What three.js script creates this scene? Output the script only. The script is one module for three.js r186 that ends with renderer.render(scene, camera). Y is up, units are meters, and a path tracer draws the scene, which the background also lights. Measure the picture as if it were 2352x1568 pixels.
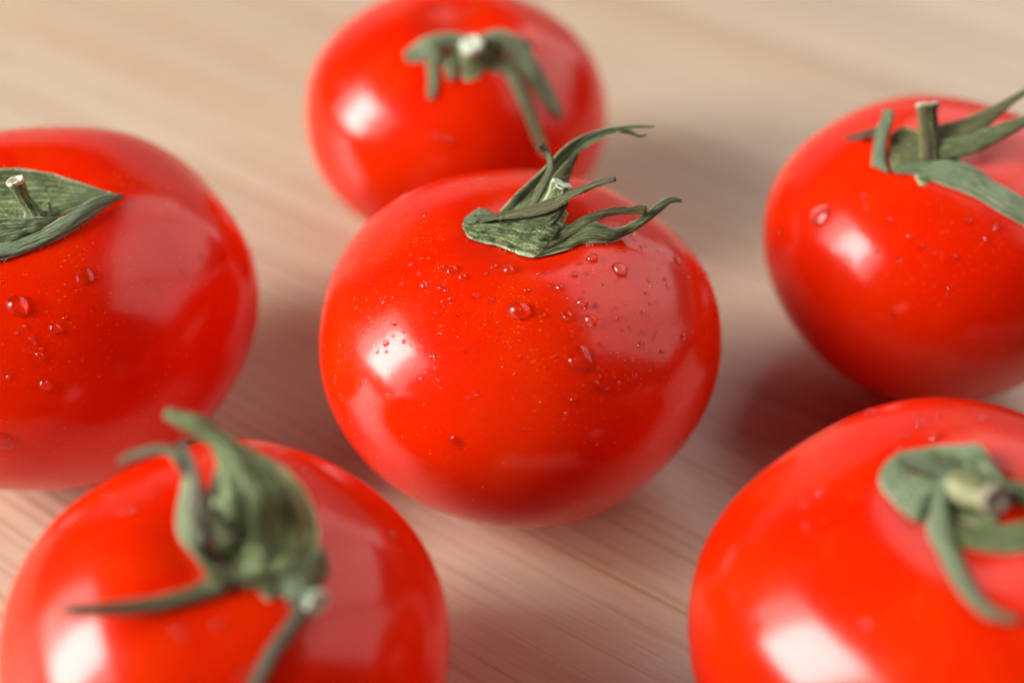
import * as THREE from 'three';
import { mergeGeometries } from 'three/addons/utils/BufferGeometryUtils.js';
import { ImprovedNoise } from 'three/addons/math/ImprovedNoise.js';
import { RectAreaLightUniformsLib } from 'three/addons/lights/RectAreaLightUniformsLib.js';
import { MeshBVH, acceleratedRaycast } from 'three-mesh-bvh';
import { RoundedBoxGeometry } from 'three/addons/geometries/RoundedBoxGeometry.js';

// ------------------------------------------------------------------ camera, light, exposure
const scene = new THREE.Scene();
scene.background = new THREE.Color(0.012, 0.012, 0.013);
const ELEV = THREE.MathUtils.degToRad(39), FOCAL_PX = 3231, PX_W = 2352, PX_H = 1568;
const camera = new THREE.PerspectiveCamera(2 * THREE.MathUtils.radToDeg(Math.atan(PX_H / 2 / FOCAL_PX)), 1024 / 682, 0.01, 20);
const EYE = new THREE.Vector3(0, 0.0203 + 0.18 * Math.sin(ELEV), 0.18 * Math.cos(ELEV));
camera.position.copy(EYE);
camera.lookAt(0, 0.0203, 0);
camera.focus = 0.1612;
camera.userData.fStop = 7.7;
camera.updateMatrixWorld(true);

const renderer = new THREE.WebGLRenderer({ antialias: true });
renderer.toneMapping = THREE.LinearToneMapping;
renderer.toneMappingExposure = 0.98;
renderer.shadowMap.enabled = true;
RectAreaLightUniformsLib.init();

// daylight from a window at the left of the table
const WIN = { x: -1.1, y: 0.56, z: 0.2, w: 0.4, h: 0.76 };
const daylight = new THREE.RectAreaLight(new THREE.Color(1.0, 0.985, 0.935), 31, WIN.w, WIN.h);
daylight.name = 'window_daylight';
daylight.position.set(WIN.x, WIN.y, WIN.z);
daylight.lookAt(0, 0.02, 0);
scene.add(daylight);
// the same daylight through the sheer curtains drawn to both sides of the window
const CURTAIN = 0.26, curtains = [-1, 1].map((side) => {
  const l = new THREE.RectAreaLight(new THREE.Color(1.0, 0.985, 0.935), side > 0 ? 5 : 6, CURTAIN, WIN.h * 1.1);
  l.name = 'curtain_daylight';
  l.quaternion.copy(daylight.quaternion);
  l.position.copy(daylight.position).add(new THREE.Vector3(side * (WIN.w / 2 + CURTAIN / 2 + 0.005), 0, -0.004).applyQuaternion(daylight.quaternion));
  scene.add(l);
  return l;
});

// a second, wide and much dimmer window behind a drawn blind on the other side: the broad pale reflection on every tomato's right shoulder
const BLIND_AT = new THREE.Vector3(0.95, 0.88, -0.6), blindPanels = [
  { dx: -0.70, dy: 0.02, w: 0.62, h: 1.46, L: 1.1 },
  { dx: 0.0, dy: 0.12, w: 0.70, h: 1.22, L: 1.55 },
  { dx: 0.66, dy: -0.06, w: 0.56, h: 1.5, L: 1.4 },
].map((p) => {
  const l = new THREE.RectAreaLight(new THREE.Color(1.0, 0.985, 0.95), p.L, p.w, p.h);
  l.name = 'blind_daylight';
  l.position.copy(BLIND_AT);
  l.lookAt(0, 0.02, 0);
  l.position.add(new THREE.Vector3(p.dx, p.dy, 0).applyQuaternion(l.quaternion));
  scene.add(l);
  return { ...p, l };
});

// ------------------------------------------------------------------ helpers
let seed = 20240611;
const rnd = () => { seed = (seed + 0x6d2b79f5) | 0; let t = Math.imul(seed ^ (seed >>> 15), 1 | seed); t = (t + Math.imul(t ^ (t >>> 7), 61 | t)) ^ t; return ((t ^ (t >>> 14)) >>> 0) / 4294967296; };
const range = (a, b) => a + (b - a) * rnd();
const noise = new ImprovedNoise();
const N3 = (x, y, z) => noise.noise(x, y, z);
const clamp = THREE.MathUtils.clamp, lerp = THREE.MathUtils.lerp, sstep = (a, b, x) => { const t = clamp((x - a) / (b - a), 0, 1); return t * t * (3 - 2 * t); };
const V = (x, y, z) => new THREE.Vector3(x, y, z);
const used = {};
const numbered = (n) => { used[n] = (used[n] ?? -1) + 1; return used[n] ? `${n}_${String(used[n]).padStart(3, '0')}` : n; };
const tag = (o, label, category, group) => { o.userData.label = label; o.userData.category = category; if (group) o.userData.group = group; return o; };
const shade = (o) => { o.castShadow = o.receiveShadow = true; return o; };
const mesh = (name, geometry, material, parent = scene) => { const m = shade(new THREE.Mesh(geometry, material)); m.name = parent === scene ? numbered(name) : name; parent.add(m); return m; };

// direction of sight through a photo pixel (photo read at 2352 x 1568)
const rayOf = (px, py) => V((px - PX_W / 2) / FOCAL_PX, -(py - PX_H / 2) / FOCAL_PX, -1).transformDirection(camera.matrixWorld);
// zoomed crop of the 4000 px photo -> 2352 px photo
const crop = (x0, y0, s) => (x, y) => [(x0 + x * s) * 0.588, (y0 + y * s) * 0.588];

function dataTexture(w, h, fn, srgb) {
  const d = new Uint8Array(w * h * 4);
  for (let y = 0; y < h; y++) for (let x = 0; x < w; x++) {
    const c = fn(x, y), o = (y * w + x) * 4;
    for (let k = 0; k < 3; k++) d[o + k] = clamp(Math.round((Array.isArray(c) ? c[k] : c) * 255), 0, 255);
    d[o + 3] = 255;
  }
  const t = new THREE.DataTexture(d, w, h);
  t.wrapS = t.wrapT = THREE.RepeatWrapping;
  t.magFilter = THREE.LinearFilter;
  if (srgb) t.colorSpace = THREE.SRGBColorSpace;
  t.needsUpdate = true;
  return t;
}

// ------------------------------------------------------------------ the window, walls and table
{
  const win = new THREE.Group();
  win.name = 'window';
  win.position.copy(daylight.position);
  win.quaternion.copy(daylight.quaternion);
  win.rotateY(Math.PI);
  tag(win, 'white framed window pouring daylight in from beside the table', 'window');
  scene.add(win);
  const white = new THREE.MeshStandardMaterial({ color: new THREE.Color(0.75, 0.75, 0.73), roughness: 0.45 });
  const glow = new THREE.MeshStandardMaterial({ color: 0x222222, roughness: 0.4, emissive: new THREE.Color(0.9, 0.95, 1), emissiveIntensity: 1.0 });
  const pane = mesh('window_pane', new THREE.BoxGeometry(WIN.w, WIN.h, 0.006), glow, win);
  pane.position.z = -0.07;
  const bar = (name, w, h, x, y) => { const b = mesh(name, new RoundedBoxGeometry(w, h, 0.05, 2, 0.006), white, win); b.position.set(x, y, -0.07); };
  const sheer = new THREE.MeshPhysicalMaterial({ color: new THREE.Color(0.8, 0.8, 0.78), roughness: 0.9, transmission: 0.4, thickness: 0, emissive: new THREE.Color(0.9, 0.95, 1), emissiveIntensity: 0.5 });
  for (const c of curtains) {
    const g = new THREE.PlaneGeometry(CURTAIN, WIN.h * 1.15, 40, 1), p = g.attributes.position;
    for (let i = 0; i < p.count; i++) p.setZ(i, 0.006 * Math.sin(p.getX(i) * 150));
    g.computeVertexNormals();
    const m = mesh('curtain', g, sheer);
    m.position.copy(c.position); m.quaternion.copy(win.quaternion); m.translateZ(-0.02);
    tag(m, 'white sheer curtain glowing with daylight beside the window pane', 'curtain', 'sheer curtains at the window');
  }
  for (const s of [-1, 1]) { bar('frame', 0.06, WIN.h + 0.12, s * (WIN.w / 2 + 0.031), 0); bar('frame', WIN.w, 0.06, 0, s * (WIN.h / 2 + 0.031)); }
}
{
  const paint = new THREE.MeshStandardMaterial({ color: new THREE.Color(0.5, 0.49, 0.48), roughness: 0.9 });
  const wall = (name, w, h, d, x, y, z) => { const m = mesh(name, new THREE.BoxGeometry(w, h, d), paint); m.position.set(x, y, z); m.userData.kind = 'structure'; return m; };
  wall('wall_back', 2.3, 0.95, 0.1, -0.25, 0.225, -1.35);
  const cloth = new THREE.MeshStandardMaterial({ color: new THREE.Color(0.8, 0.78, 0.74), roughness: 0.9, emissive: new THREE.Color(1, 0.97, 0.93), emissiveIntensity: 0.3 });
  for (const p of blindPanels) {
    const blind = new THREE.Group();
    blind.name = numbered('window_blind');
    blind.position.copy(p.l.position);
    blind.quaternion.copy(p.l.quaternion);
    tag(blind, 'pale slatted blind drawn over a bright window facing the tomatoes', 'blind', 'blinds over the second window');
    scene.add(blind);
    const n = 9, sh = p.h / n;
    for (let i = 0; i < n; i++) { const b = mesh('slat', new RoundedBoxGeometry(p.w, sh - 0.004, 0.008, 1, 0.002), cloth, blind); b.position.set(0, -p.h / 2 + (i + 0.5) * sh, 0.02); }
  }
}

const GRAIN = THREE.MathUtils.degToRad(36);
{
  const W = 1024, H = 2048, LEN = 0.55, WID = 0.46;     // u along the grain, v across it
  const wander = (u, v) => v * 1000 + 5.5 * N3(u * 5, v * 14, 3.1) + 1.2 * N3(u * 18, v * 40, 7.7);
  const rows = [];
  for (let i = 0; i < 900; i++) rows.push([rnd(), rnd(), rnd()]);
  const h1 = (i) => { const s = Math.sin(i * 127.1 + 11.7) * 43758.5453; return s - Math.floor(s); };
  const band = (q, period, sharp) => { const k = q / period, i = Math.floor(k), f = k - i, e = f * f * (3 - 2 * f); return Math.pow(lerp(h1(i + period * 17), h1(i + 1 + period * 17), e), sharp); };
  const lines = (q, u, gap, w0, w1, salt) => {              // dark growth lines, each with its own place, width and strength, broken along its length
    const k0 = Math.floor(q / gap);
    let d = 0;
    for (let k = k0 - 1; k <= k0 + 1; k++) {
      const c = (k + 0.5 + 0.5 * (h1(k + salt) - 0.5)) * gap, w = lerp(w0, w1, h1(k * 1.7 + salt)), str = 0.25 + 0.75 * h1(k * 2.3 + salt * 3);
      const broken = sstep(-0.45, 0.25, N3(u * 14, k * 7.3 + salt, 2.7) + 0.35 * N3(u * 60, k * 3.1, salt));
      d = Math.max(d, (1 - sstep(0.15, 1, Math.abs(q - c) / w)) * str * broken);
    }
    return d;
  };
  const grain = (x, y) => {
    const u = x / W * LEN, v = y / H * WID;
    const q = wander(u, v);
    const wide = band(q, 9.5, 1), mid = band(q, 3.1, 1.6), fine = lines(q, u, 2.05, 0.35, 0.75, 5.3), thin = lines(q + 0.3, u, 0.74, 0.1, 0.22, 17.1), pore = band(q, 0.42, 4);
    return { wide, mid, fine: Math.max(fine, 0.55 * thin), pore: pore * sstep(0.35, 0.8, 0.5 + 0.5 * N3(u * 140, q * 2.3, 9)) };
  };
  const map = dataTexture(W, H, (x, y) => {
    const g = grain(x, y), d = 0.10 * g.mid + 0.62 * g.fine + 0.24 * g.pore, t = clamp(d, 0, 1);
    const light = [0.795, 0.735, 0.66], rosy = [0.78, 0.675, 0.57], dark = [0.51, 0.325, 0.195];
    return [0, 1, 2].map((k) => lerp(lerp(light[k], rosy[k], g.wide), dark[k], t * 0.85));
  }, true);
  const bump = dataTexture(W, H, (x, y) => { const g = grain(x, y); return clamp(0.8 - 0.5 * g.fine - 0.3 * g.pore, 0, 1); });
  const rough = dataTexture(W, H, (x, y) => { const g = grain(x, y); return clamp(0.34 + 0.12 * g.fine + 0.05 * g.wide, 0, 1); });
  for (const t of [map, bump, rough]) { t.wrapS = t.wrapT = THREE.MirroredRepeatWrapping; }
  const wood = new THREE.MeshPhysicalMaterial({ map, bumpMap: bump, bumpScale: 0.00006, roughnessMap: rough, roughness: 1, specularIntensity: 2 });
  const g = new RoundedBoxGeometry(1.5, 0.03, 1.0, 4, 0.004);
  const p = g.attributes.position, uv = g.attributes.uv, c = Math.cos(GRAIN), s = Math.sin(GRAIN);
  for (let i = 0; i < p.count; i++) {
    const x = p.getX(i) + 0.02, z = p.getZ(i) - 0.15;
    uv.setXY(i, (x * c + z * s) / LEN + 0.5, (-x * s + z * c) / WID + 0.5);
  }
  const table = mesh('tabletop', g, wood);
  table.position.set(0, -0.015, -0.385);
  table.userData.kind = 'structure';
}

// ------------------------------------------------------------------ tomato skin
const SKIN = {};
{
  const W = 2048, H = 1024, specks = new Float32Array(W * H), soft = new Float32Array(W * H);
  for (let i = 0; i < 7500; i++) {
    const u = rnd(), v = range(0.04, 0.9);
    if (N3(u * 9, v * 7, 2.2) + range(-0.3, 0.3) < -0.12) continue;
    const r = range(0.5, 1.5) * (rnd() < 0.06 ? 1.6 : 1), st = 1 / Math.max(0.25, Math.sin(Math.PI * v)), k = range(0.25, 1);
    const x0 = u * W, y0 = v * H, R = Math.ceil(r * 2.5), RX = Math.ceil(R * st);
    for (let y = -R; y <= R; y++) for (let x = -RX; x <= RX; x++) {
      const d = Math.hypot(x / st, y) / r, yy = Math.round(y0) + y;
      if (yy < 0 || yy >= H) continue;
      const o = yy * W + ((Math.round(x0) + x) % W + W) % W;
      specks[o] = Math.max(specks[o], k * (1 - sstep(0.3, 1.6, d)));
    }
  }
  SKIN.map = dataTexture(W, H, (x, y) => {
    const u = x / W * 2 * Math.PI, v = y / H, cx = Math.cos(u) * 1.0, cz = Math.sin(u) * 1.0;
    const m = 0.5 + 0.5 * N3(cx * 1.7, cz * 1.7, v * 4) + 0.22 * N3(cx * 6, cz * 6, v * 14), s = specks[y * W + x];
    const fine = N3(cx * 60, cz * 60, v * 150);
    const a = [0.90, 0.08, 0.0], b = [0.955, 0.275, 0.0], w = [0.98, 0.52, 0.20];
    const t = clamp(0.12 + 0.5 * m + 0.10 * fine, 0, 1);
    return [0, 1, 2].map((k) => lerp(lerp(a[k], b[k], t), w[k], s * 0.75));
  }, true);
  SKIN.bump = dataTexture(1024, 512, (x, y) => {
    const u = x / 1024 * 2 * Math.PI, cx = Math.cos(u), cz = Math.sin(u), v = y / 512;
    return 0.5 + 0.25 * N3(cx * 22, cz * 22, v * 62) + 0.16 * N3(cx * 55, cz * 55, v * 150) + 0.14 * N3(cx * 120, cz * 120, v * 330);
  });
  SKIN.bump.wrapT = SKIN.map.wrapT = THREE.ClampToEdgeWrapping;
  SKIN.bump.wrapS = SKIN.map.wrapS = THREE.RepeatWrapping;
}
SKIN.rough = dataTexture(1024, 512, (x, y) => {
  const u = x / 1024 * 2 * Math.PI, cx = Math.cos(u), cz = Math.sin(u), v = y / 512;
  const film = sstep(0.15, 0.6, N3(cx * 2.3 + 4, cz * 2.3, v * 6)) * (0.5 + 0.5 * N3(cx * 30, cz * 30, v * 80));
  return clamp(0.175 + 0.05 * N3(cx * 40, cz * 40, v * 110) + 0.12 * film, 0, 1);
});
SKIN.rough.wrapT = THREE.ClampToEdgeWrapping;
const skinMat = new THREE.MeshPhysicalMaterial({ map: SKIN.map, roughnessMap: SKIN.rough, roughness: 1, bumpMap: SKIN.bump, bumpScale: 0.000016, specularIntensity: 0.68, transmission: 0.22, thickness: 0 });

// s: a half width, b half height, taper, dimple, lobes, tilt
function skinPoint(s, th, ph, out) {
  const sn = Math.sin(th), cs = Math.cos(th);
  let rho = s.a * Math.pow(Math.abs(sn), s.square ?? 0.88);
  rho *= 1 + s.taper * cs * (1 - 0.35 * cs * cs);
  const lobe = s.lobe * sstep(0, 0.5, sn) * Math.cos(s.n * ph + s.ph0) * (0.35 + 0.65 * Math.max(0, cs)) + (s.oval ?? 0) * Math.cos(2 * (ph - (s.ovalAt ?? 0)));
  const lump = 0.012 * N3(sn * Math.cos(ph) * 1.5 + s.seed, cs * 1.5, sn * Math.sin(ph) * 1.5 + s.seed * 2);
  rho *= 1 + lobe + lump;
  const q = rho / s.a;
  let y = s.b * cs * (1 + lump);
  y -= s.dimple * Math.exp(-(q * q) / (s.dw * s.dw)) * (cs > 0 ? 1 : 0.35);
  return out.set(rho * Math.cos(ph), y, rho * Math.sin(ph)).applyQuaternion(s.q);
}
function skinGeometry(s, nu, nv) {
  const pos = [], uv = [], idx = [], p = V();
  for (let j = 0; j <= nv; j++) for (let i = 0; i <= nu; i++) {
    const th = Math.PI * clamp(j / nv, 1e-4, 1 - 1e-4);
    skinPoint(s, th, i === nu ? 0 : i / nu * 2 * Math.PI, p);
    pos.push(p.x, p.y, p.z); uv.push(i / nu + s.seed * 0.173, 1 - j / nv);
  }
  for (let j = 0; j < nv; j++) for (let i = 0; i < nu; i++) {
    const a = j * (nu + 1) + i, b = a + 1, c = a + nu + 1, d = c + 1;
    idx.push(a, b, c, b, d, c);
  }
  const g = new THREE.BufferGeometry();
  g.setAttribute('position', new THREE.Float32BufferAttribute(pos, 3));
  g.setAttribute('uv', new THREE.Float32BufferAttribute(uv, 2));
  g.setIndex(idx);
  g.computeVertexNormals();
  const n = g.attributes.normal, m = V(), m2 = V();
  for (let j = 0; j <= nv; j++) {
    const a = j * (nu + 1), b = a + nu;
    m.fromBufferAttribute(n, a).add(m2.fromBufferAttribute(n, b)).normalize();
    n.setXYZ(a, m.x, m.y, m.z); n.setXYZ(b, m.x, m.y, m.z);
  }
  return g;
}
const tomatoes = {};
function tomato(key, s, label) {
  s = { taper: 0.06, dimple: 0.0019, dw: 0.28, lobe: 0.018, n: 5, ph0: 0, seed: 1, tiltX: 0, tiltZ: 0, ...s };
  s.q = new THREE.Quaternion().setFromEuler(new THREE.Euler(s.tiltX, 0, s.tiltZ));
  const proxy = skinGeometry(s, 72, 48);
  proxy.computeBoundingBox();
  const lift = -proxy.boundingBox.min.y - 0.00012;
  const g = skinGeometry(s, 288, 176);
  g.translate(0, lift, 0); proxy.translate(0, lift, 0);
  const t = new THREE.Group();
  t.name = numbered('tomato');
  t.position.set(s.x, 0, s.z);
  tag(t, label, 'tomato', 'ripe tomatoes on the wooden table');
  scene.add(t);
  mesh('skin', g, skinMat, t);
  const probe = new THREE.Mesh(proxy, new THREE.MeshBasicMaterial({ side: THREE.DoubleSide }));
  proxy.boundsTree = new MeshBVH(proxy); probe.raycast = acceleratedRaycast;
  probe.position.copy(t.position);
  probe.updateMatrixWorld(true);
  t.updateMatrixWorld(true);
  return tomatoes[key] = { s, group: t, probe, key, lift };
}
const caster = new THREE.Raycaster();
caster.firstHitOnly = true;
function hit(t, px, py) {
  const d = rayOf(px, py);
  caster.set(EYE, d);
  const h = caster.intersectObject(t.probe)[0];
  return h ? { t: h.distance, point: h.point, normal: (h.normal ?? h.face.normal).clone(), d } : { t: null, d };
}

tomato('centre', { x: 0.0008, z: 0.0014, a: 0.0252, b: 0.0199, taper: 0.09, seed: 1.3, tiltZ: -0.03, tiltX: 0.03 }, 'ripe red tomato covered in water droplets amid the other five tomatoes');
tomato('far', { x: -0.0089, z: -0.0580, a: 0.0238, b: 0.0188, taper: 0.04, n: 4, oval: 0.008, seed: 2.1, ph0: 1, tiltX: 0.1, tiltZ: -0.06 }, 'out of focus tomato with drooping sepals straight behind the sharply focused one');
tomato('right', { x: 0.0586, z: -0.0205, a: 0.0232, b: 0.0192, taper: 0.10, seed: 3.7, ph0: 2, tiltX: 0.1, tiltZ: 0.0 }, 'tomato with an upright brown stem and a dented highlight on its side');
tomato('left', { x: -0.0600, z: -0.0060, a: 0.0262, b: 0.0204, taper: 0.07, square: 0.82, n: 6, seed: 4.4, ph0: 0.6, tiltX: 0.1, tiltZ: -0.05 }, 'tomato with a wide cupped sepal and a glinting ring-shaped stem end');
tomato('front_left', { x: -0.0286, z: 0.0490, a: 0.0222, b: 0.0188, dimple: 0.0011, taper: 0.04, seed: 5.9, ph0: 1.8, tiltX: 0.14, tiltZ: -0.1 }, 'tomato with a large curled calyx bulging over it and long thin sepals');
tomato('front_right', { x: 0.0446, z: 0.0482, a: 0.0262, b: 0.0197, taper: 0.06, square: 0.80, seed: 6.6, n: 4, lobe: 0.034, ph0: -0.567, tiltX: 0.02, tiltZ: 0.09 }, 'tomato with a pale streak of light and a thick green stem pointing sideways');


// ------------------------------------------------------------------ calyx: sepals, stem, hairs
const LEAF = {};
{
  const W = 512, H = 256;
  const vein = (x, y) => {
    const v = y / H, u = x / W, w = v + 0.03 * N3(u * 5, v * 3, 1.5);
    let k = 0;
    for (let i = 0; i < 9; i++) { const c = (i + 0.5) / 9 + 0.02 * N3(u * 7, i * 3.3, 4.4); k = Math.max(k, (1 - sstep(0.006, 0.03, Math.abs(w - c))) * (0.55 + 0.45 * N3(u * 9, i * 5.1, 8))); }
    return k;
  };
  const tone = (lo, mid, hi) => dataTexture(W, H, (x, y) => {
    const u = x / W, v = y / H, a = 0.5 + 0.5 * N3(u * 7, v * 9, 2.5) + 0.3 * N3(u * 26, v * 40, 6.5), k = vein(x, y), f = 0.5 + 0.5 * N3(u * 60, v * 220, 9.1), dk = sstep(0.25, 0.6, N3(u * 16, v * 20, 12.3));
    return [0, 1, 2].map((c) => lerp(lerp(lo[c], mid[c], clamp(a * 0.8 + f * 0.35 - 0.7 * dk, 0, 1)), hi[c], clamp(0.75 * k + 0.55 * sstep(0.62, 0.95, a) + 0.8 * (1 - sstep(0.05, 0.13, Math.min(v, 1 - v))), 0, 1)));
  }, true);
  const bump = dataTexture(W, H, (x, y) => { const u = x / W, v = y / H; return clamp(0.35 + 0.4 * vein(x, y) + 0.3 * N3(u * 40, v * 60, 3.2) + 0.2 * N3(u * 90, v * 160, 5), 0, 1); });
  const make = (lo, mid, hi) => new THREE.MeshPhysicalMaterial({ map: tone(lo, mid, hi), bumpMap: bump, bumpScale: 0.0007, roughness: 0.62, specularIntensity: 0.8, side: THREE.DoubleSide, transmission: 0.15, thickness: 0 });
  LEAF.green = make([0.31, 0.36, 0.16], [0.57, 0.64, 0.40], [0.82, 0.88, 0.68]);
  LEAF.olive = make([0.34, 0.35, 0.16], [0.59, 0.61, 0.38], [0.80, 0.80, 0.62]);
  LEAF.pale = make([0.40, 0.47, 0.31], [0.66, 0.75, 0.57], [0.86, 0.92, 0.78]);
  LEAF.tan = make([0.36, 0.30, 0.20], [0.52, 0.47, 0.35], [0.62, 0.57, 0.45]);
  LEAF.brown = make([0.22, 0.21, 0.10], [0.40, 0.39, 0.21], [0.56, 0.54, 0.36]);
  LEAF.cut = new THREE.MeshPhysicalMaterial({ color: new THREE.Color(0.58, 0.64, 0.50), roughness: 0.5 });
  LEAF.cutTan = new THREE.MeshPhysicalMaterial({ color: new THREE.Color(0.42, 0.36, 0.27), roughness: 0.6 });
  LEAF.wet = new THREE.MeshPhysicalMaterial({ color: new THREE.Color(0.70, 0.66, 0.48), roughness: 0.15, clearcoat: 1, clearcoatRoughness: 0.05 });
  LEAF.hair = new THREE.MeshPhysicalMaterial({ color: new THREE.Color(0.72, 0.74, 0.66), roughness: 0.5 });
}
// a crop point of the photo -> world; depth in mm behind the calyx base, or 's' to lie on the skin
function place(t, p) {
  const [px, py] = t.crop(p[0], p[1]), h = hit(t, px, py);
  let far = typeof p[2] === 'number' ? t.t0 + p[2] / 1000 : h.t === null ? t.t0 : h.t - 0.0003;
  if (h.t !== null && far > h.t - 0.00025 && far < h.t + 0.012) far = h.t - 0.00025;
  return EYE.clone().addScaledVector(h.d, far);
}
function keepOut(t, p) {                                     // no point of a sepal sinks into the fruit
  const d = p.clone().sub(EYE), l = d.length();
  d.divideScalar(l);
  caster.set(EYE, d);
  const h = caster.intersectObject(t.probe)[0];
  if (h && l > h.distance - 0.0002 && l < h.distance + 0.012) p.copy(EYE).addScaledVector(d, h.distance - 0.0002);
  return p;
}
function calyx(t, cropAt, base, R = 0.0028, lift = 0.0004, matl = LEAF.green) {
  t.crop = cropAt;
  const h = hit(t, ...cropAt(...base));
  t.t0 = h.t; t.base = h.point.clone();
  const up = V(0, 1, 0).applyQuaternion(t.s.q), e1 = V(1, 0, 0), e2 = V().crossVectors(up, e1).normalize();
  const pos = [], uv = [], idx = [], na = 40, nr = 9, down = up.clone().negate();
  for (let j = 0; j <= nr; j++) for (let i = 0; i <= na; i++) {
    const a = (i % na) / na * 2 * Math.PI, r = R * j / nr * (1 + 0.22 * Math.cos(5 * a + t.s.seed) + 0.08 * Math.sin(9 * a));
    const p = t.base.clone().addScaledVector(e1, r * Math.cos(a)).addScaledVector(e2, r * Math.sin(a)).addScaledVector(up, 0.01);
    caster.set(p, down);
    const k = caster.intersectObject(t.probe)[0];
    if (k) p.copy(k.point);
    p.addScaledVector(up, lift * (j === nr ? -0.4 : 1 - 0.4 * j / nr + 0.25 * N3(a * 3, j, t.s.seed)));
    p.sub(t.group.position);
    pos.push(p.x, p.y, p.z); uv.push(i / na * 1.5, j / nr);
  }
  for (let j = 0; j < nr; j++) for (let i = 0; i < na; i++) { const a = j * (na + 1) + i; idx.push(a, a + na + 1, a + 1, a + 1, a + na + 1, a + na + 2); }
  const g = new THREE.BufferGeometry();
  g.setAttribute('position', new THREE.Float32BufferAttribute(pos, 3));
  g.setAttribute('uv', new THREE.Float32BufferAttribute(uv, 2));
  g.setIndex(idx); g.computeVertexNormals();
  t.calyx = mesh('calyx', g, matl, t.group);
  t.hairs = [];
}
// a sepal between two edges; o: bulge (mm, towards the camera), ripple, thick, mat, fuzz
function sepal(t, A, B, o = {}) {
  const n = o.n ?? 44, m = o.m ?? 10, thick = (o.thick ?? 0.2) / 1000, bulge = (o.bulge ?? 0.3) / 1000, ripple = (o.ripple ?? 0.12) / 1000;
  const ca = new THREE.CatmullRomCurve3(A.map((p) => place(t, p)), false, 'centripetal'), cb = new THREE.CatmullRomCurve3(B.map((p) => place(t, p)), false, 'centripetal');
  const P = [], sd = t.s.seed * 3.1 + t.calyx.children.length * 1.7;
  for (let i = 0; i <= n; i++) {
    const u = i / n, a = ca.getPoint(u), b = cb.getPoint(u), row = [], w = a.distanceTo(b);
    for (let j = 0; j <= m; j++) {
      const v = j / m, p = a.clone().lerp(b, v), d = p.clone().sub(EYE).normalize();
      const amp = Math.min(1, w / 0.002);
      p.addScaledVector(d, -bulge * 4 * v * (1 - v) * amp - ripple * amp * (N3(u * 7 + sd, v * 5, sd) + 0.5 * Math.sin(v * 19 + 3 * N3(u * 3, sd, 1))));
      p.y += 0.00012 * amp * N3(u * 12, v * 6, sd + 9);
      row.push(keepOut(t, p));
    }
    P.push(row);
  }
  const nrm = P.map((row, i) => row.map((p, j) => {
    const du = P[Math.min(n, i + 1)][j].clone().sub(P[Math.max(0, i - 1)][j]), dv = P[i][Math.min(m, j + 1)].clone().sub(P[i][Math.max(0, j - 1)]);
    const k = du.cross(dv);
    if (k.lengthSq() < 1e-22) k.set(0, 1, 0);
    k.normalize();
    if (k.dot(EYE.clone().sub(p)) < 0 && o.flip !== true) k.negate();
    return k;
  }));
  const pos = [], uv = [], idx = [], k1 = m + 1, side = (n + 1) * k1;
  for (const s of [0, 1]) for (let i = 0; i <= n; i++) for (let j = 0; j <= m; j++) {
    const e = Math.min(1, Math.min(j, m - j) * 0.8 + 0.25), p = P[i][j].clone().addScaledVector(nrm[i][j], s ? thick * e : 0).sub(t.group.position);
    pos.push(p.x, p.y, p.z); uv.push(i / n * (o.ulen ?? 1) + sd * 0.37, 0.04 + 0.92 * j / m);
  }
  for (const s of [0, 1]) for (let i = 0; i < n; i++) for (let j = 0; j < m; j++) {
    const a = s * side + i * k1 + j, b = a + 1, c = a + k1, d = c + 1;
    s ? idx.push(a, b, c, b, d, c) : idx.push(a, c, b, b, c, d);
  }
  const rim = [];
  for (let j = 0; j <= m; j++) rim.push(j);
  for (let i = 1; i <= n; i++) rim.push(i * k1 + m);
  for (let j = m - 1; j >= 0; j--) rim.push(n * k1 + j);
  for (let i = n - 1; i > 0; i--) rim.push(i * k1);
  for (let i = 0; i < rim.length; i++) { const a = rim[i], b = rim[(i + 1) % rim.length]; idx.push(a, b, a + side, b, b + side, a + side); }
  const g = new THREE.BufferGeometry();
  g.setAttribute('position', new THREE.Float32BufferAttribute(pos, 3));
  g.setAttribute('uv', new THREE.Float32BufferAttribute(uv, 2));
  g.setIndex(idx); g.computeVertexNormals();
  mesh('sepal', g, o.mat ?? LEAF.green, t.calyx);
  for (let i = 0; i < (o.fuzz ?? 0); i++) {
    const a = Math.floor(range(2, n - 2)), j = rnd() < 0.65 ? (rnd() < 0.5 ? 0 : m) : Math.floor(range(0, m)), p = P[a][j], k = nrm[a][j];
    const out = j === 0 ? P[a][0].clone().sub(P[a][2]) : j === m ? P[a][m].clone().sub(P[a][m - 2]) : k.clone();
    out.normalize().add(V(range(-0.6, 0.6), range(-0.3, 0.6), range(-0.6, 0.6))).addScaledVector(k, 0.5).normalize();
    t.hairs.push([p.clone().sub(t.group.position), out, range(0.0003, 0.0009)]);
  }
}
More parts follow.
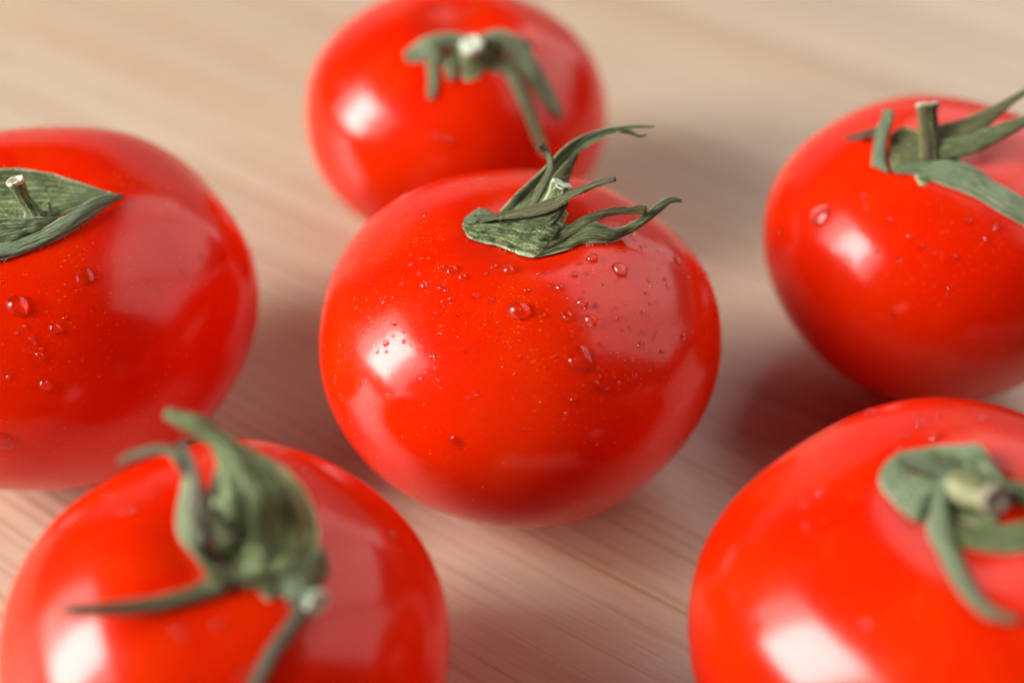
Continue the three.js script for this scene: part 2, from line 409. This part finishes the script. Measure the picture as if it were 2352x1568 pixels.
// strand: a narrow sepal along a centre line; points [x, y, depth, half width in crop px]
function strand(t, pts, o = {}) {
  const A = [], B = [];
  pts.forEach((p, i) => {
    const a = pts[Math.max(0, i - 1)], b = pts[Math.min(pts.length - 1, i + 1)], dx = b[0] - a[0], dy = b[1] - a[1], l = Math.hypot(dx, dy) || 1, w = p[3], tw = (p[4] ?? 0);
    A.push([p[0] - dy / l * w, p[1] + dx / l * w, typeof p[2] === 'number' ? p[2] - tw : p[2]]);
    B.push([p[0] + dy / l * w, p[1] - dx / l * w, typeof p[2] === 'number' ? p[2] + tw : p[2]]);
  });
  sepal(t, A, B, { m: 6, bulge: 0.25, ...o });
}
function finishHairs(t) {
  if (!t.hairs.length) return;
  const parts = t.hairs.map(([p, d, l]) => {
    const g = new THREE.ConeGeometry(0.000022, l, 4, 1);
    g.translate(0, l / 2, 0);
    g.applyQuaternion(new THREE.Quaternion().setFromUnitVectors(V(0, 1, 0), d));
    g.translate(p.x, p.y, p.z);
    return g;
  });
  const h = mesh('fine_hairs', mergeGeometries(parts), LEAF.hair, t.calyx);
  h.userData.kind = 'stuff';
}
// stem along points [x, y, depth, radius mm]
function stem(t, pts, mat, cutMat, hollow = 0) {
  const c = new THREE.CatmullRomCurve3(pts.map((p) => place(t, p)), false, 'centripetal'), n = 20, na = 24, pos = [], uv = [], idx = [];
  const end = c.getPoint(1), dir = c.getTangent(1);
  const fr = c.computeFrenetFrames(n);
  for (let i = 0; i <= n; i++) {
    const u = i / n, q = u * (pts.length - 1), k = Math.min(pts.length - 2, Math.floor(q)), r0 = lerp(pts[k][3], pts[k + 1][3], q - k) / 1000, p = c.getPoint(u);
    for (let j = 0; j <= na; j++) {
      const a = (j % na) / na * 2 * Math.PI, r = r0 * (1 + 0.10 * sstep(0.8, 1, u) - 0.06 * sstep(0.3, 0.6, u) * (1 - sstep(0.7, 0.95, u)) + 0.16 * N3(Math.cos(a) * 2.2, u * 5, Math.sin(a) * 2.2 + t.s.seed) + 0.03 * Math.cos(7 * a));
      const x = p.clone().addScaledVector(fr.normals[i], r * Math.cos(a)).addScaledVector(fr.binormals[i], r * Math.sin(a)).sub(t.group.position);
      pos.push(x.x, x.y, x.z); uv.push(u * 0.6 + t.s.seed, j / na);
    }
  }
  for (let i = 0; i < n; i++) for (let j = 0; j < na; j++) { const a = i * (na + 1) + j; idx.push(a, a + 1, a + na + 1, a + 1, a + na + 2, a + na + 1); }
  const g = new THREE.BufferGeometry();
  g.setAttribute('position', new THREE.Float32BufferAttribute(pos, 3));
  g.setAttribute('uv', new THREE.Float32BufferAttribute(uv, 2));
  g.setIndex(idx); g.computeVertexNormals();
  const st = mesh('stem', g, mat, t.group);
  const R = pts[pts.length - 1][3] / 1000;
  const prof = hollow ? [[0.001, -hollow], [0.45, -hollow * 0.9], [0.62, -0.15], [0.8, 0.12], [0.98, 0.08], [1.04, -0.1], [1.0, -0.35]] : [[0.001, 0.02], [0.3, 0.06], [0.6, 0.10], [0.85, 0.10], [0.97, 0.03], [1.02, -0.1], [1.0, -0.25]];
  const cap = new THREE.LatheGeometry(prof.map(([r, y]) => new THREE.Vector2(r * R, y * R)).reverse(), 28);
  { const q = cap.attributes.position; for (let i = 0; i < q.count; i++) { const x = q.getX(i), z = q.getZ(i); q.setY(i, q.getY(i) + R * 0.28 * N3(x / R * 1.8 + t.s.seed, z / R * 1.8, 3.3)); q.setX(i, x * 1.08); q.setZ(i, z * 1.08); } cap.computeVertexNormals(); }
  cap.applyQuaternion(new THREE.Quaternion().setFromUnitVectors(V(0, 1, 0), dir));
  const e = end.clone().sub(t.group.position);
  cap.translate(e.x, e.y, e.z);
  mesh('cut_end', cap, cutMat, st);
}

// --- centre tomato (crop of the photo at 1700,450)
{
  const t = tomatoes.centre;
  calyx(t, crop(1700, 450, 0.4464), [960, 1010], 0.0036);
  // the sepal that leans back and up behind the stem
  sepal(t, [[560, 840, 's'], [700, 690, 1], [860, 540, 2], [985, 420, 3], [1110, 290, 4], [1250, 190, 5.5], [1450, 120, 7], [1700, 84, 8.5], [1915, 92, 9.5]],
    [[930, 830, 0.6], [1010, 720, 1.6], [1060, 630, 2.2], [1110, 530, 3], [1180, 410, 4], [1300, 300, 5], [1480, 200, 6.5], [1690, 128, 8], [1915, 104, 9.5]], { bulge: -0.5, fuzz: 26, ripple: 0.16 });
  sepal(t, [[985, 600, 2.4], [1050, 510, 3], [1120, 430, 3.6], [1240, 335, 4.6]], [[1100, 640, 3], [1160, 600, 3.6], [1195, 500, 4.2], [1246, 345, 4.8]], { mat: LEAF.olive, bulge: 0.2 });
  strand(t, [[1620, 130, 7.6, 22], [1710, 150, 8, 17], [1790, 180, 8.3, 12], [1850, 172, 8.6, 6]], { mat: LEAF.olive });
  // thin hooked sepal in front of it
  strand(t, [[840, 800, 0, 34], [905, 680, 0.2, 38], [965, 570, 0.6, 34], [1005, 460, 1.0, 30], [1000, 370, 1.3, 28], [960, 300, 1.3, 26], [915, 270, 1.0, 22], [885, 300, 0.6, 14]], { mat: LEAF.olive, thick: 0.5, fuzz: 10 });
  stem(t, [[950, 1010, 0.4, 2.0], [1000, 880, -0.3, 1.6], [1060, 730, -0.8, 1.35], [1112, 600, -1.2, 1.22]], LEAF.green, LEAF.cut);
  // sepal that folds over to the left and whose tip returns in front of the stem
  sepal(t, [[1120, 960, -1], [980, 900, -1.1], [800, 880, -0.9], [600, 880, -0.6], [420, 890, -0.3], [290, 920, 0], [245, 930, 0.2]],
    [[900, 1240, 's'], [820, 1245, 's'], [700, 1205, 's'], [560, 1150, 's'], [420, 1120, 's'], [300, 1075, 's'], [250, 990, -0.2]], { bulge: 0.35, ripple: 0.6, fuzz: 30, ulen: 0.8, m: 18 });
  sepal(t, [[245, 955, -0.2], [262, 900, 0.2], [330, 850, 0.6], [400, 815, 0.9], [480, 850, 0.6]], [[300, 1010, -1.0], [320, 960, -1.1], [380, 920, -1.2], [460, 900, -1.2], [540, 900, -1.2]], { mat: LEAF.pale, bulge: 0.3, fuzz: 8 });
  sepal(t, [[330, 880, -0.8], [500, 880, -1.2], [680, 840, -1.6], [850, 795, -2.0], [1020, 730, -2.4], [1190, 655, -2.7], [1330, 620, -2.8], [1470, 570, -2.8], [1580, 545, -2.8]],
    [[420, 935, -1.2], [520, 915, -1.5], [700, 905, -2.0], [870, 880, -2.4], [1040, 840, -2.8], [1180, 740, -3.0], [1330, 655, -3.0], [1470, 600, -2.9], [1580, 566, -2.8]], { mat: LEAF.olive, bulge: 0.3, fuzz: 18, thick: 0.4 });
  sepal(t, [[760, 890, -1.9], [900, 860, -2.2], [1040, 800, -2.5], [1170, 760, -2.6]], [[700, 1000, -1.6], [880, 1010, -1.8], [1010, 985, -1.9], [1140, 800, -2.3]], { bulge: 0.3, ulen: 0.5 });
  // edge-on sepal towards the right with a blunt tip
  sepal(t, [[860, 1190, 's'], [1010, 1080, -0.8], [1160, 985, -1.2], [1320, 880, -1.4], [1480, 825, -1.2], [1660, 805, -0.8], [1850, 800, -0.4]],
    [[900, 1240, 's'], [1060, 1150, -0.6], [1220, 1050, -0.9], [1370, 950, -1.1], [1500, 870, -1.0], [1660, 850, -0.6], [1850, 852, -0.3]], { mat: LEAF.olive, bulge: 0.35, thick: 0.5, fuzz: 12 });
  // front right sepal with the twisted tip
  sepal(t, [[840, 1200, 's'], [1000, 1140, 's'], [1150, 1080, -0.8], [1290, 980, -1.2], [1385, 935, -1.4], [1470, 960, -1.3], [1560, 990, -1.1], [1640, 972, -0.9], [1740, 925, -0.4], [1850, 845, 0.2], [1960, 755, 1.0], [2050, 715, 1.6], [2150, 742, 2.2]],
    [[860, 1250, 's'], [1010, 1222, 's'], [1150, 1180, 's'], [1260, 1130, 's'], [1340, 1118, 's'], [1430, 1122, 's'], [1530, 1112, 's'], [1640, 1065, 's'], [1760, 1010, -0.4], [1880, 925, 0.2], [1990, 835, 0.9], [2070, 770, 1.5], [2156, 756, 2.2]], { bulge: 0.3, ripple: 0.28, fuzz: 40 });
  finishHairs(t);
}
// --- far tomato (crop at 1150,0)
{
  const t = tomatoes.far;
  calyx(t, crop(1150, 0, 0.5527), [1270, 400], 0.0040, 0.0006, LEAF.green);
  strand(t, [[1250, 330, -0.6, 60], [1100, 290, -0.8, 62], [960, 320, -0.8, 70], [860, 380, 's', 62], [780, 410, 's', 34]], { mat: LEAF.pale, bulge: 0.5 });
  strand(t, [[1020, 360, -1, 60], [975, 450, -1.2, 46], [980, 560, -1.4, 40], [972, 640, -1.6, 36], [962, 700, -1.6, 20]], { mat: LEAF.green });
  strand(t, [[1090, 420, -1, 60], [1110, 500, 's', 50], [1115, 560, 's', 30]], { mat: LEAF.olive });
  strand(t, [[1330, 300, -0.8, 60], [1450, 270, -0.6, 66], [1570, 350, -0.6, 72], [1680, 500, -0.6, 64], [1770, 640, 's', 58], [1850, 780, 's', 40], [1890, 830, 's', 14]], { mat: LEAF.pale, bulge: 0.5 });
  strand(t, [[1380, 400, -0.6, 62], [1510, 480, -0.8, 56], [1590, 620, -1.4, 50], [1650, 760, -2, 44], [1710, 920, -2.6, 40], [1760, 1050, -3, 30], [1780, 1110, -3, 10]], { mat: LEAF.olive });
  strand(t, [[1400, 350, 0, 60], [1560, 300, 1, 54], [1680, 330, 1.5, 30]], { mat: LEAF.green });
  stem(t, [[1270, 430, 0.5, 1.9], [1262, 370, -1.2, 1.7], [1252, 312, -2.6, 1.6]], LEAF.olive, LEAF.cut);
}
// --- right tomato (crop at 2950,300)
{
  const t = tomatoes.right;
  calyx(t, crop(2950, 300, 0.4464), [1530, 740], 0.0042, 0.0006);
  sepal(t, [[1570, 430, 1], [1800, 370, 2], [2050, 270, 3], [2250, 170, 4], [2420, 80, 5]], [[1560, 700, 0], [1880, 600, 1], [2080, 400, 2.4], [2260, 240, 3.6], [2430, 120, 4.8]], { bulge: 0.5, mat: LEAF.olive });
  sepal(t, [[1560, 560, -0.4], [1860, 520, 0], [2080, 430, 0.6], [2250, 380, 1.2], [2480, 290, 2]], [[1560, 740, -0.6], [1860, 690, -0.4], [2040, 620, 0], [2240, 510, 0.6], [2480, 370, 1.6]], { bulge: 0.5, mat: LEAF.green });
  sepal(t, [[1180, 500, 0.8], [1300, 440, 1.6], [1420, 470, 1.4], [1560, 520, 0.8]], [[1190, 800, -0.8], [1320, 800, -1], [1450, 790, -1], [1600, 760, -0.8]], { bulge: -0.6, mat: LEAF.olive });
  stem(t, [[1540, 730, 0, 1.5], [1530, 560, -0.4, 1.3], [1515, 380, -0.6, 1.25], [1510, 235, -0.8, 1.35]], LEAF.brown, LEAF.cutTan);
  sepal(t, [[1020, 780, 's'], [1035, 620, -0.4], [1060, 470, -0.2], [1105, 370, 0.4], [1120, 285, 0.8]], [[1180, 850, 's'], [1150, 700, -0.8], [1165, 520, -0.6], [1205, 400, 0.2], [1222, 295, 0.6]], { bulge: 0.5, mat: LEAF.pale });
  strand(t, [[1080, 470, 0.2, 36], [960, 505, 0.4, 32], [870, 530, 's', 26], [790, 545, 's', 12]], { mat: LEAF.tan });
  sepal(t, [[1180, 800, 's'], [1450, 740, -0.8], [1700, 735, -0.8], [1920, 790, -0.8], [2060, 890, -0.8], [2230, 990, 's'], [2420, 1100, 's']], [[1230, 840, 's'], [1450, 870, 's'], [1640, 950, 's'], [1790, 1000, 's'], [1950, 1070, 's'], [2150, 1190, 's'], [2400, 1330, 's']], { bulge: 0.7, mat: LEAF.pale });
}
// --- left tomato (crop at 0,460)
{
  const t = tomatoes.left;
  calyx(t, crop(0, 460, 0.4464), [200, 900], 0.0040, 0.0006);
  sepal(t, [[-420, 560, 4], [-150, 480, 5], [80, 440, 5.6], [280, 455, 5.4], [460, 490, 4.8], [680, 560, 3.4], [880, 630, 1.8], [1055, 680, 0.2]], [[-400, 900, 0.4], [-150, 930, 0.4], [80, 930, 0.4], [280, 920, 0.4], [430, 890, 0.4], [600, 820, 0.4], [800, 730, 0.2], [1055, 690, 0.2]], { bulge: -0.9, ripple: 0.35, fuzz: 10 });
  sepal(t, [[-300, 880, -1.2], [-60, 885, -1.4], [160, 880, -1.6], [340, 872, -1.8], [490, 868, -1.8]], [[-300, 1180, -1.2], [-60, 1130, -1.2], [160, 1080, -1.4], [330, 1010, -1.6], [480, 905, -1.8]], { mat: LEAF.green, bulge: 0.5, ripple: 0.3, fuzz: 12 });
  sepal(t, [[-250, 1180, -1.6], [-60, 1130, -2.0], [120, 1080, -2.4], [300, 1005, -2.8], [480, 905, -2.8], [660, 800, -2.2], [840, 695, -1.0], [1055, 662, 0.2]], [[-250, 1310, 's'], [-80, 1268, 's'], [100, 1222, 's'], [300, 1152, 's'], [500, 1068, 's'], [700, 950, 's'], [880, 825, -0.2], [1060, 697, 0.2]], { bulge: 0.5, ripple: 0.2, fuzz: 24, mat: LEAF.pale });
  stem(t, [[300, 900, -0.2, 1.3], [270, 800, -0.8, 0.9], [190, 680, -1.4, 0.8], [125, 545, -2.2, 0.98]], LEAF.green, LEAF.wet, 0.9);
  strand(t, [[420, 880, -1.2, 24], [440, 800, -1, 14], [425, 740, -0.6, 8]], { mat: LEAF.pale });
  finishHairs(t);
}
// --- front left tomato (crop at 0,1560)
{
  const t = tomatoes.front_left;
  calyx(t, crop(0, 1560, 0.7653), [1330, 860], 0.0030, 0.0006, LEAF.green);
  // the big sepal, bulging over the fruit, its narrow tip thrown back
  sepal(t, [[835, 92, 3.5], [950, 160, 2.5], [1050, 215, 1.5], [1105, 310, 0], [1095, 420, -1.6], [1085, 560, -2.4], [1080, 700, -1.6], [1110, 830, 's'], [1160, 900, 's']],
    [[848, 45, 4], [1030, 88, 3.4], [1130, 165, 2.8], [1280, 250, 2], [1430, 330, 1.4], [1560, 470, 0.6], [1625, 640, 's'], [1620, 780, 's'], [1560, 880, 's']], { bulge: 2.6, ripple: 0.5, ulen: 1.4, m: 18, mat: LEAF.green });
  sepal(t, [[960, 660, -1.8], [1010, 760, -1.8], [1080, 830, -1.6], [1240, 850, -1.4], [1430, 850, -1.2], [1600, 790, -0.6], [1650, 740, 's']],
    [[1000, 800, 's'], [1060, 900, 's'], [1100, 940, 's'], [1250, 960, 's'], [1400, 980, 's'], [1560, 1010, 's'], [1680, 900, 's']], { bulge: 0.8, mat: LEAF.olive });
  // left sepal with the backward tip
  sepal(t, [[595, 315, 2], [690, 258, 2], [850, 234, 1.6], [945, 290, 1], [985, 400, -0.4], [1000, 550, -1.2], [1040, 700, -1.6], [1120, 830, -1.4]],
    [[612, 325, 2], [720, 292, 1.8], [850, 282, 1.2], [905, 350, 0.4], [925, 430, 's'], [900, 560, 's'], [910, 700, 's'], [1040, 860, 's']], { bulge: 0.4, mat: LEAF.pale });
  strand(t, [[1060, 720, -2, 40], [1000, 560, -2, 34], [1000, 420, -1.2, 28], [965, 310, -0.4, 26], [925, 215, 0.4, 22]], { mat: LEAF.tan });
  strand(t, [[1200, 660, -2.6, 30], [1110, 590, -3, 30], [1040, 560, -3.2, 30], [1030, 545, -3.2, 24], [1085, 470, -2.6, 24], [1100, 380, -1.8, 18]], { mat: LEAF.tan });
  strand(t, [[1190, 720, -3, 34], [1100, 620, -3.2, 30], [1020, 575, -3.2, 22]], { mat: LEAF.olive });
  strand(t, [[1130, 930, -0.8, 70], [1020, 985, -1, 44], [850, 1035, -1.6, 40], [680, 1060, -2, 38], [520, 1072, -2.4, 34], [370, 1076, -2.6, 26], [300, 1076, -2.6, 10]], { mat: LEAF.olive, thick: 0.5 });
  strand(t, [[1500, 1000, -0.8, 60], [1540, 1070, -1, 50], [1480, 1170, -1.8, 42], [1400, 1280, -2.6, 42], [1330, 1400, -3.2, 40], [1270, 1510, -3.6, 30]], { mat: LEAF.tan, thick: 0.5 });
  stem(t, [[1430, 880, 0.2, 1.9], [1510, 950, -0.8, 1.5], [1570, 1005, -1.6, 1.25], [1622, 1045, -2.4, 1.2]], LEAF.pale, LEAF.cut);
}
// --- front right tomato (crop at 2650,1550)
{
  const t = tomatoes.front_right;
  calyx(t, crop(2650, 1550, 0.574), [1960, 660], 0.0042, 0.0006);
  // folded cap behind the stem
  sepal(t, [[1375, 520, 0], [1440, 430, 1], [1560, 370, 1.6], [1750, 335, 2], [1930, 325, 2], [2060, 325, 1.6], [2120, 420, 0.6], [2230, 560, -0.4]], [[1400, 560, -0.6], [1500, 470, -0.4], [1640, 500, -0.6], [1800, 540, -0.8], [1920, 560, -1], [2020, 560, -0.8], [2080, 580, -0.8], [2180, 620, -0.8]], { bulge: 0.6, ripple: 0.4, mat: LEAF.pale, m: 14 });
  strand(t, [[1490, 400, -0.6, 40], [1640, 440, -1, 46], [1790, 510, -1.2, 44], [1900, 580, -1.4, 40]], { mat: LEAF.pale, bulge: 0.5 });
  strand(t, [[1720, 380, -0.2, 34], [1820, 430, -0.8, 36], [1900, 490, -1, 30]], { mat: LEAF.green, bulge: 0.4 });
  // left flap
  sepal(t, [[1490, 440, -0.6], [1600, 520, -1], [1720, 560, -1.4], [1820, 590, -1.6], [1760, 680, -1.8], [1680, 790, -1.6], [1640, 850, 's']], [[1375, 530, 's'], [1365, 570, 's'], [1390, 640, 's'], [1450, 710, 's'], [1520, 780, 's'], [1580, 830, 's'], [1620, 860, 's']], { bulge: 0.6, mat: LEAF.pale });
  stem(t, [[1900, 600, -0.4, 1.9], [1990, 640, -2.2, 1.7], [2080, 675, -3.6, 1.5], [2165, 702, -4.8, 1.4]], LEAF.olive, LEAF.cutTan);
  // long sepal hanging towards the camera
  sepal(t, [[1760, 590, -1.6], [1690, 760, -1.8], [1700, 920, -1.6], [1780, 1100, -1.8], [1880, 1290, -2.2], [2000, 1430, -2.8], [2130, 1520, -3.4], [2300, 1540, -4]], [[1830, 590, -1.8], [1860, 760, -2.2], [1890, 920, -2.2], [1920, 1060, -2.2], [1990, 1230, -2.6], [2080, 1370, -3], [2180, 1450, -3.6], [2310, 1500, -4]], { bulge: 0.8, mat: LEAF.pale });
  sepal(t, [[1890, 860, -0.8], [2050, 880, -1.2], [2200, 870, -1.6], [2450, 830, -2]], [[1900, 1000, 's'], [2050, 1050, 's'], [2220, 1070, 's'], [2460, 1040, 's']], { bulge: 0.7, mat: LEAF.green });
  sepal(t, [[2200, 560, -1], [2330, 580, -1], [2480, 620, -1]], [[2230, 720, -2], [2340, 740, -2], [2490, 780, -2]], { bulge: 0.5, mat: LEAF.green });
}

// ------------------------------------------------------------------ water
const water = new THREE.MeshPhysicalMaterial({ color: 0xffffff, roughness: 0.0, transmission: 1, thickness: 0.001, ior: 1.36 });
const dropShapes = [[0.78, 1], [0.70, 2], [0.86, 3], [0.30, 4]].map(([h, k]) => {
  const prof = [];
  for (let i = 0; i <= 14; i++) { const a = i / 14 * Math.PI / 2; prof.push([Math.cos(a), h * Math.sin(a)]); }
  const pts = [[0.0005, -0.16], [0.6, -0.16], [0.93, -0.1], ...prof].map(([r, y]) => new THREE.Vector2(Math.max(0.0005, r), y));
  const g = new THREE.LatheGeometry(pts, 26), p = g.attributes.position;
  for (let i = 0; i < p.count; i++) {
    const x = p.getX(i), z = p.getZ(i), a = Math.atan2(z, x), w = 1 + 0.07 * Math.cos(2 * a + k) + 0.05 * Math.cos(3 * a + 2.2 * k);
    p.setX(i, x * w); p.setZ(i, z * w);
  }
  g.computeVertexNormals();
  return g;
});
function settle(o, h, r, sink) {
  o.position.copy(h.point).addScaledVector(h.normal, sink);
  o.quaternion.setFromUnitVectors(V(0, 1, 0), h.normal).multiply(new THREE.Quaternion().setFromAxisAngle(V(0, 1, 0), rnd() * 6.28));
  o.scale.setScalar(r);
}
const PX_MM = { centre: 18.1, far: 14.2, right: 16.5, left: 17.7, front_left: 22.5, front_right: 22.8 };
function droplets(key, cropAt, list, label, group) {
  const t = tomatoes[key], cs = cropAt(1, 0)[0] - cropAt(0, 0)[0];
  for (const [x, y, d, flat, own] of list) {
    const h = hit(t, ...cropAt(x, y));
    if (h.t === null) continue;
    const o = mesh('water_droplet', dropShapes[flat ? 3 : Math.floor(rnd() * 3)], water);
    settle(o, h, 1.0 * d / 2 * cs / PX_MM[key] / 1000, 0);
    tag(o, own ?? label, 'droplet', group);
  }
}
const GLINT = 'small water droplet within the white highlight of the sharply focused tomato';
droplets('centre', crop(1200, 1000, 0.7015), [[1180, 305, 105, 0, 'largest round water droplet on the sharply focused tomato'], [1122, 80, 62], [805, 80, 62], [863, 118, 44], [745, 68, 38], [648, 163, 46], [748, 173, 36], [1040, 58, 38], [1490, 105, 40], [1553, 97, 26], [1745, 77, 84], [1590, 15, 62], [1405, 175, 40], [1345, 172, 22], [1222, 193, 34], [1535, 262, 62], [1592, 284, 22], [1310, 332, 34], [1450, 335, 50], [1580, 360, 70], [1525, 575, 125, 1, 'largest flattened water droplet on the sharply focused tomato'], [1600, 725, 60, 1], [1858, 497, 40], [1870, 315, 28], [1976, 537, 34], [2092, 450, 38], [2060, 28, 46], [485, 375, 34, 0, GLINT], [438, 485, 36, 0, GLINT], [539, 475, 26, 0, GLINT], [537, 421, 20, 0, GLINT], [430, 352, 20, 0, GLINT], [375, 398, 16, 0, GLINT], [439, 533, 20, 0, GLINT], [391, 536, 18, 0, GLINT], [695, 562, 34], [736, 432, 24], [708, 320, 20], [425, 262, 24], [655, 645, 20], [450, 767, 22], [1288, 98, 26], [1510, 42, 28], [1340, 90, 16], [993, 98, 24], [800, 240, 28], [580, 50, 28], [1405, 55, 20], [1718, 350, 22], [1872, 428, 24], [945, 775, 26], [1178, 565, 22], [880, 530, 18], [1228, 603, 16], [1043, 470, 18], [830, 1035, 70, 1], [520, 162, 24], [620, 105, 20], [340, 160, 22], [1030, 240, 20], [955, 225, 18]],
  'clear water droplet beaded on the sharply focused tomato', 'droplets on the sharply focused tomato');
droplets('left', crop(0, 900, 0.6695), [[100, 440, 110], [495, 268, 95, 1], [320, 572, 62], [228, 730, 46], [260, 900, 60], [180, 628, 30], [145, 562, 24], [375, 512, 26], [205, 660, 24], [240, 690, 24], [95, 597, 22], [15, 1230, 120, 1], [1175, 150, 34], [1060, 240, 22], [316, 655, 16], [440, 886, 16]],
  'clear water droplet on the tomato with the cupped sepal', 'droplets on the tomato with the cupped sepal');
droplets('far', crop(1150, 0, 0.5527), [[1000, 960, 46], [1100, 1000, 60], [1110, 580, 46], [1000, 70, 50], [1240, 60, 50], [1740, 340, 50], [330, 600, 30]],
  'blurred water droplet on the tomato with drooping sepals', 'droplets on the tomato with drooping sepals');
droplets('right', crop(2600, 600, 0.7014), [[1100, 238, 34], [1248, 370, 30], [1357, 460, 34], [1178, 530, 34], [1430, 517, 32], [1300, 590, 26], [1265, 887, 32], [1610, 575, 32], [1840, 412, 36], [1580, 750, 26], [1780, 478, 28], [640, 440, 30], [600, 545, 30], [865, 345, 120, 1, 'large flat water droplet denting the highlight on the tomato with the upright stem'], [1120, 300, 24], [1690, 375, 30], [1500, 560, 24]],
  'blurred water droplet on the tomato with the upright stem', 'droplets on the tomato with the upright stem');
droplets('front_right', crop(2650, 1550, 0.574), [[1305, 112, 105], [872, 150, 66], [785, 192, 36], [1640, 188, 80], [1740, 280, 84], [1760, 140, 40], [2070, 148, 60], [1545, 265, 60], [1095, 105, 36], [1065, 88, 28], [960, 670, 80], [860, 740, 70], [860, 880, 50], [735, 388, 26], [1280, 368, 30], [220, 1225, 36], [2200, 215, 30], [1910, 240, 30], [1460, 245, 30], [1270, 1560, 70]],
  'water droplet on the tomato whose stem points sideways', 'droplets on the tomato whose stem points sideways');
droplets('front_left', crop(0, 1560, 0.7653), [[565, 500, 50], [620, 570, 44], [680, 560, 50], [790, 440, 46], [770, 500, 36], [900, 1170, 50], [1110, 1150, 50], [1240, 1390, 50], [940, 1230, 36], [2000, 690, 46], [1550, 360, 50], [700, 470, 30]],
  'blurred water droplet on the tomato with the large curled calyx', 'droplets on the tomato with the large curled calyx');

// the fine mist between the droplets
{
  const fine = (() => { const g = new THREE.LatheGeometry([[0.0005, -0.2], [0.9, -0.1], [1, 0.05], [0.85, 0.35], [0.5, 0.55], [0.0005, 0.62]].map(([r, y]) => new THREE.Vector2(r, y)), 10); g.computeVertexNormals(); return g; })();
  const named = { centre: ['fine mist of tiny water beads on the sharply focused tomato', 1100], left: ['fine mist of tiny water beads on the tomato with the cupped sepal', 420], front_right: ['fine mist of tiny water beads on the tomato with the sideways stem', 200], right: ['fine mist of tiny water beads on the tomato with the upright stem', 90], far: ['fine mist of tiny water beads on the tomato with drooping sepals', 60], front_left: ['fine mist of tiny water beads on the tomato with the curled calyx', 110] };
  for (const [key, [label, count]] of Object.entries(named)) {
    const t = tomatoes[key], list = [], dummy = new THREE.Object3D(), up = V(0, 1, 0).applyQuaternion(t.s.q);
    for (let i = 0; i < count * 6 && list.length < count; i++) {
      const a = range(0, Math.PI * 2), th = range(0.42, 1.75), p = skinPoint(t.s, th, a, V());
      const far = t.probe.position.clone().add(V(0, 0.3, 0));
      if (N3(Math.cos(a) * 2.2 + t.s.seed, th * 2.2, Math.sin(a) * 2.2) + range(-0.45, 0.45) < 0.0 + 0.25 * (th - 0.8)) continue;
      const out = p.clone().sub(up.clone().multiplyScalar(p.dot(up) * 0.2)).normalize(), from = p.clone().add(t.probe.position).addScaledVector(out, 0.02);
      from.y += t.lift;
      caster.set(from, out.clone().negate());
      const k = caster.intersectObject(t.probe)[0];
      if (!k) continue;
      settle(dummy, { point: k.point, normal: (k.normal ?? k.face.normal) }, range(0.00007, 0.00019) * (rnd() < 0.12 ? 1.7 : 1), 0);
      dummy.updateMatrix();
      list.push(dummy.matrix.clone());
    }
    const o = shade(new THREE.InstancedMesh(fine, water, list.length));
    list.forEach((m, i) => o.setMatrixAt(i, m));
    o.name = numbered('water_mist');
    o.userData = { label, category: 'water mist', kind: 'stuff' };
    scene.add(o);
  }
}

renderer.render(scene, camera);
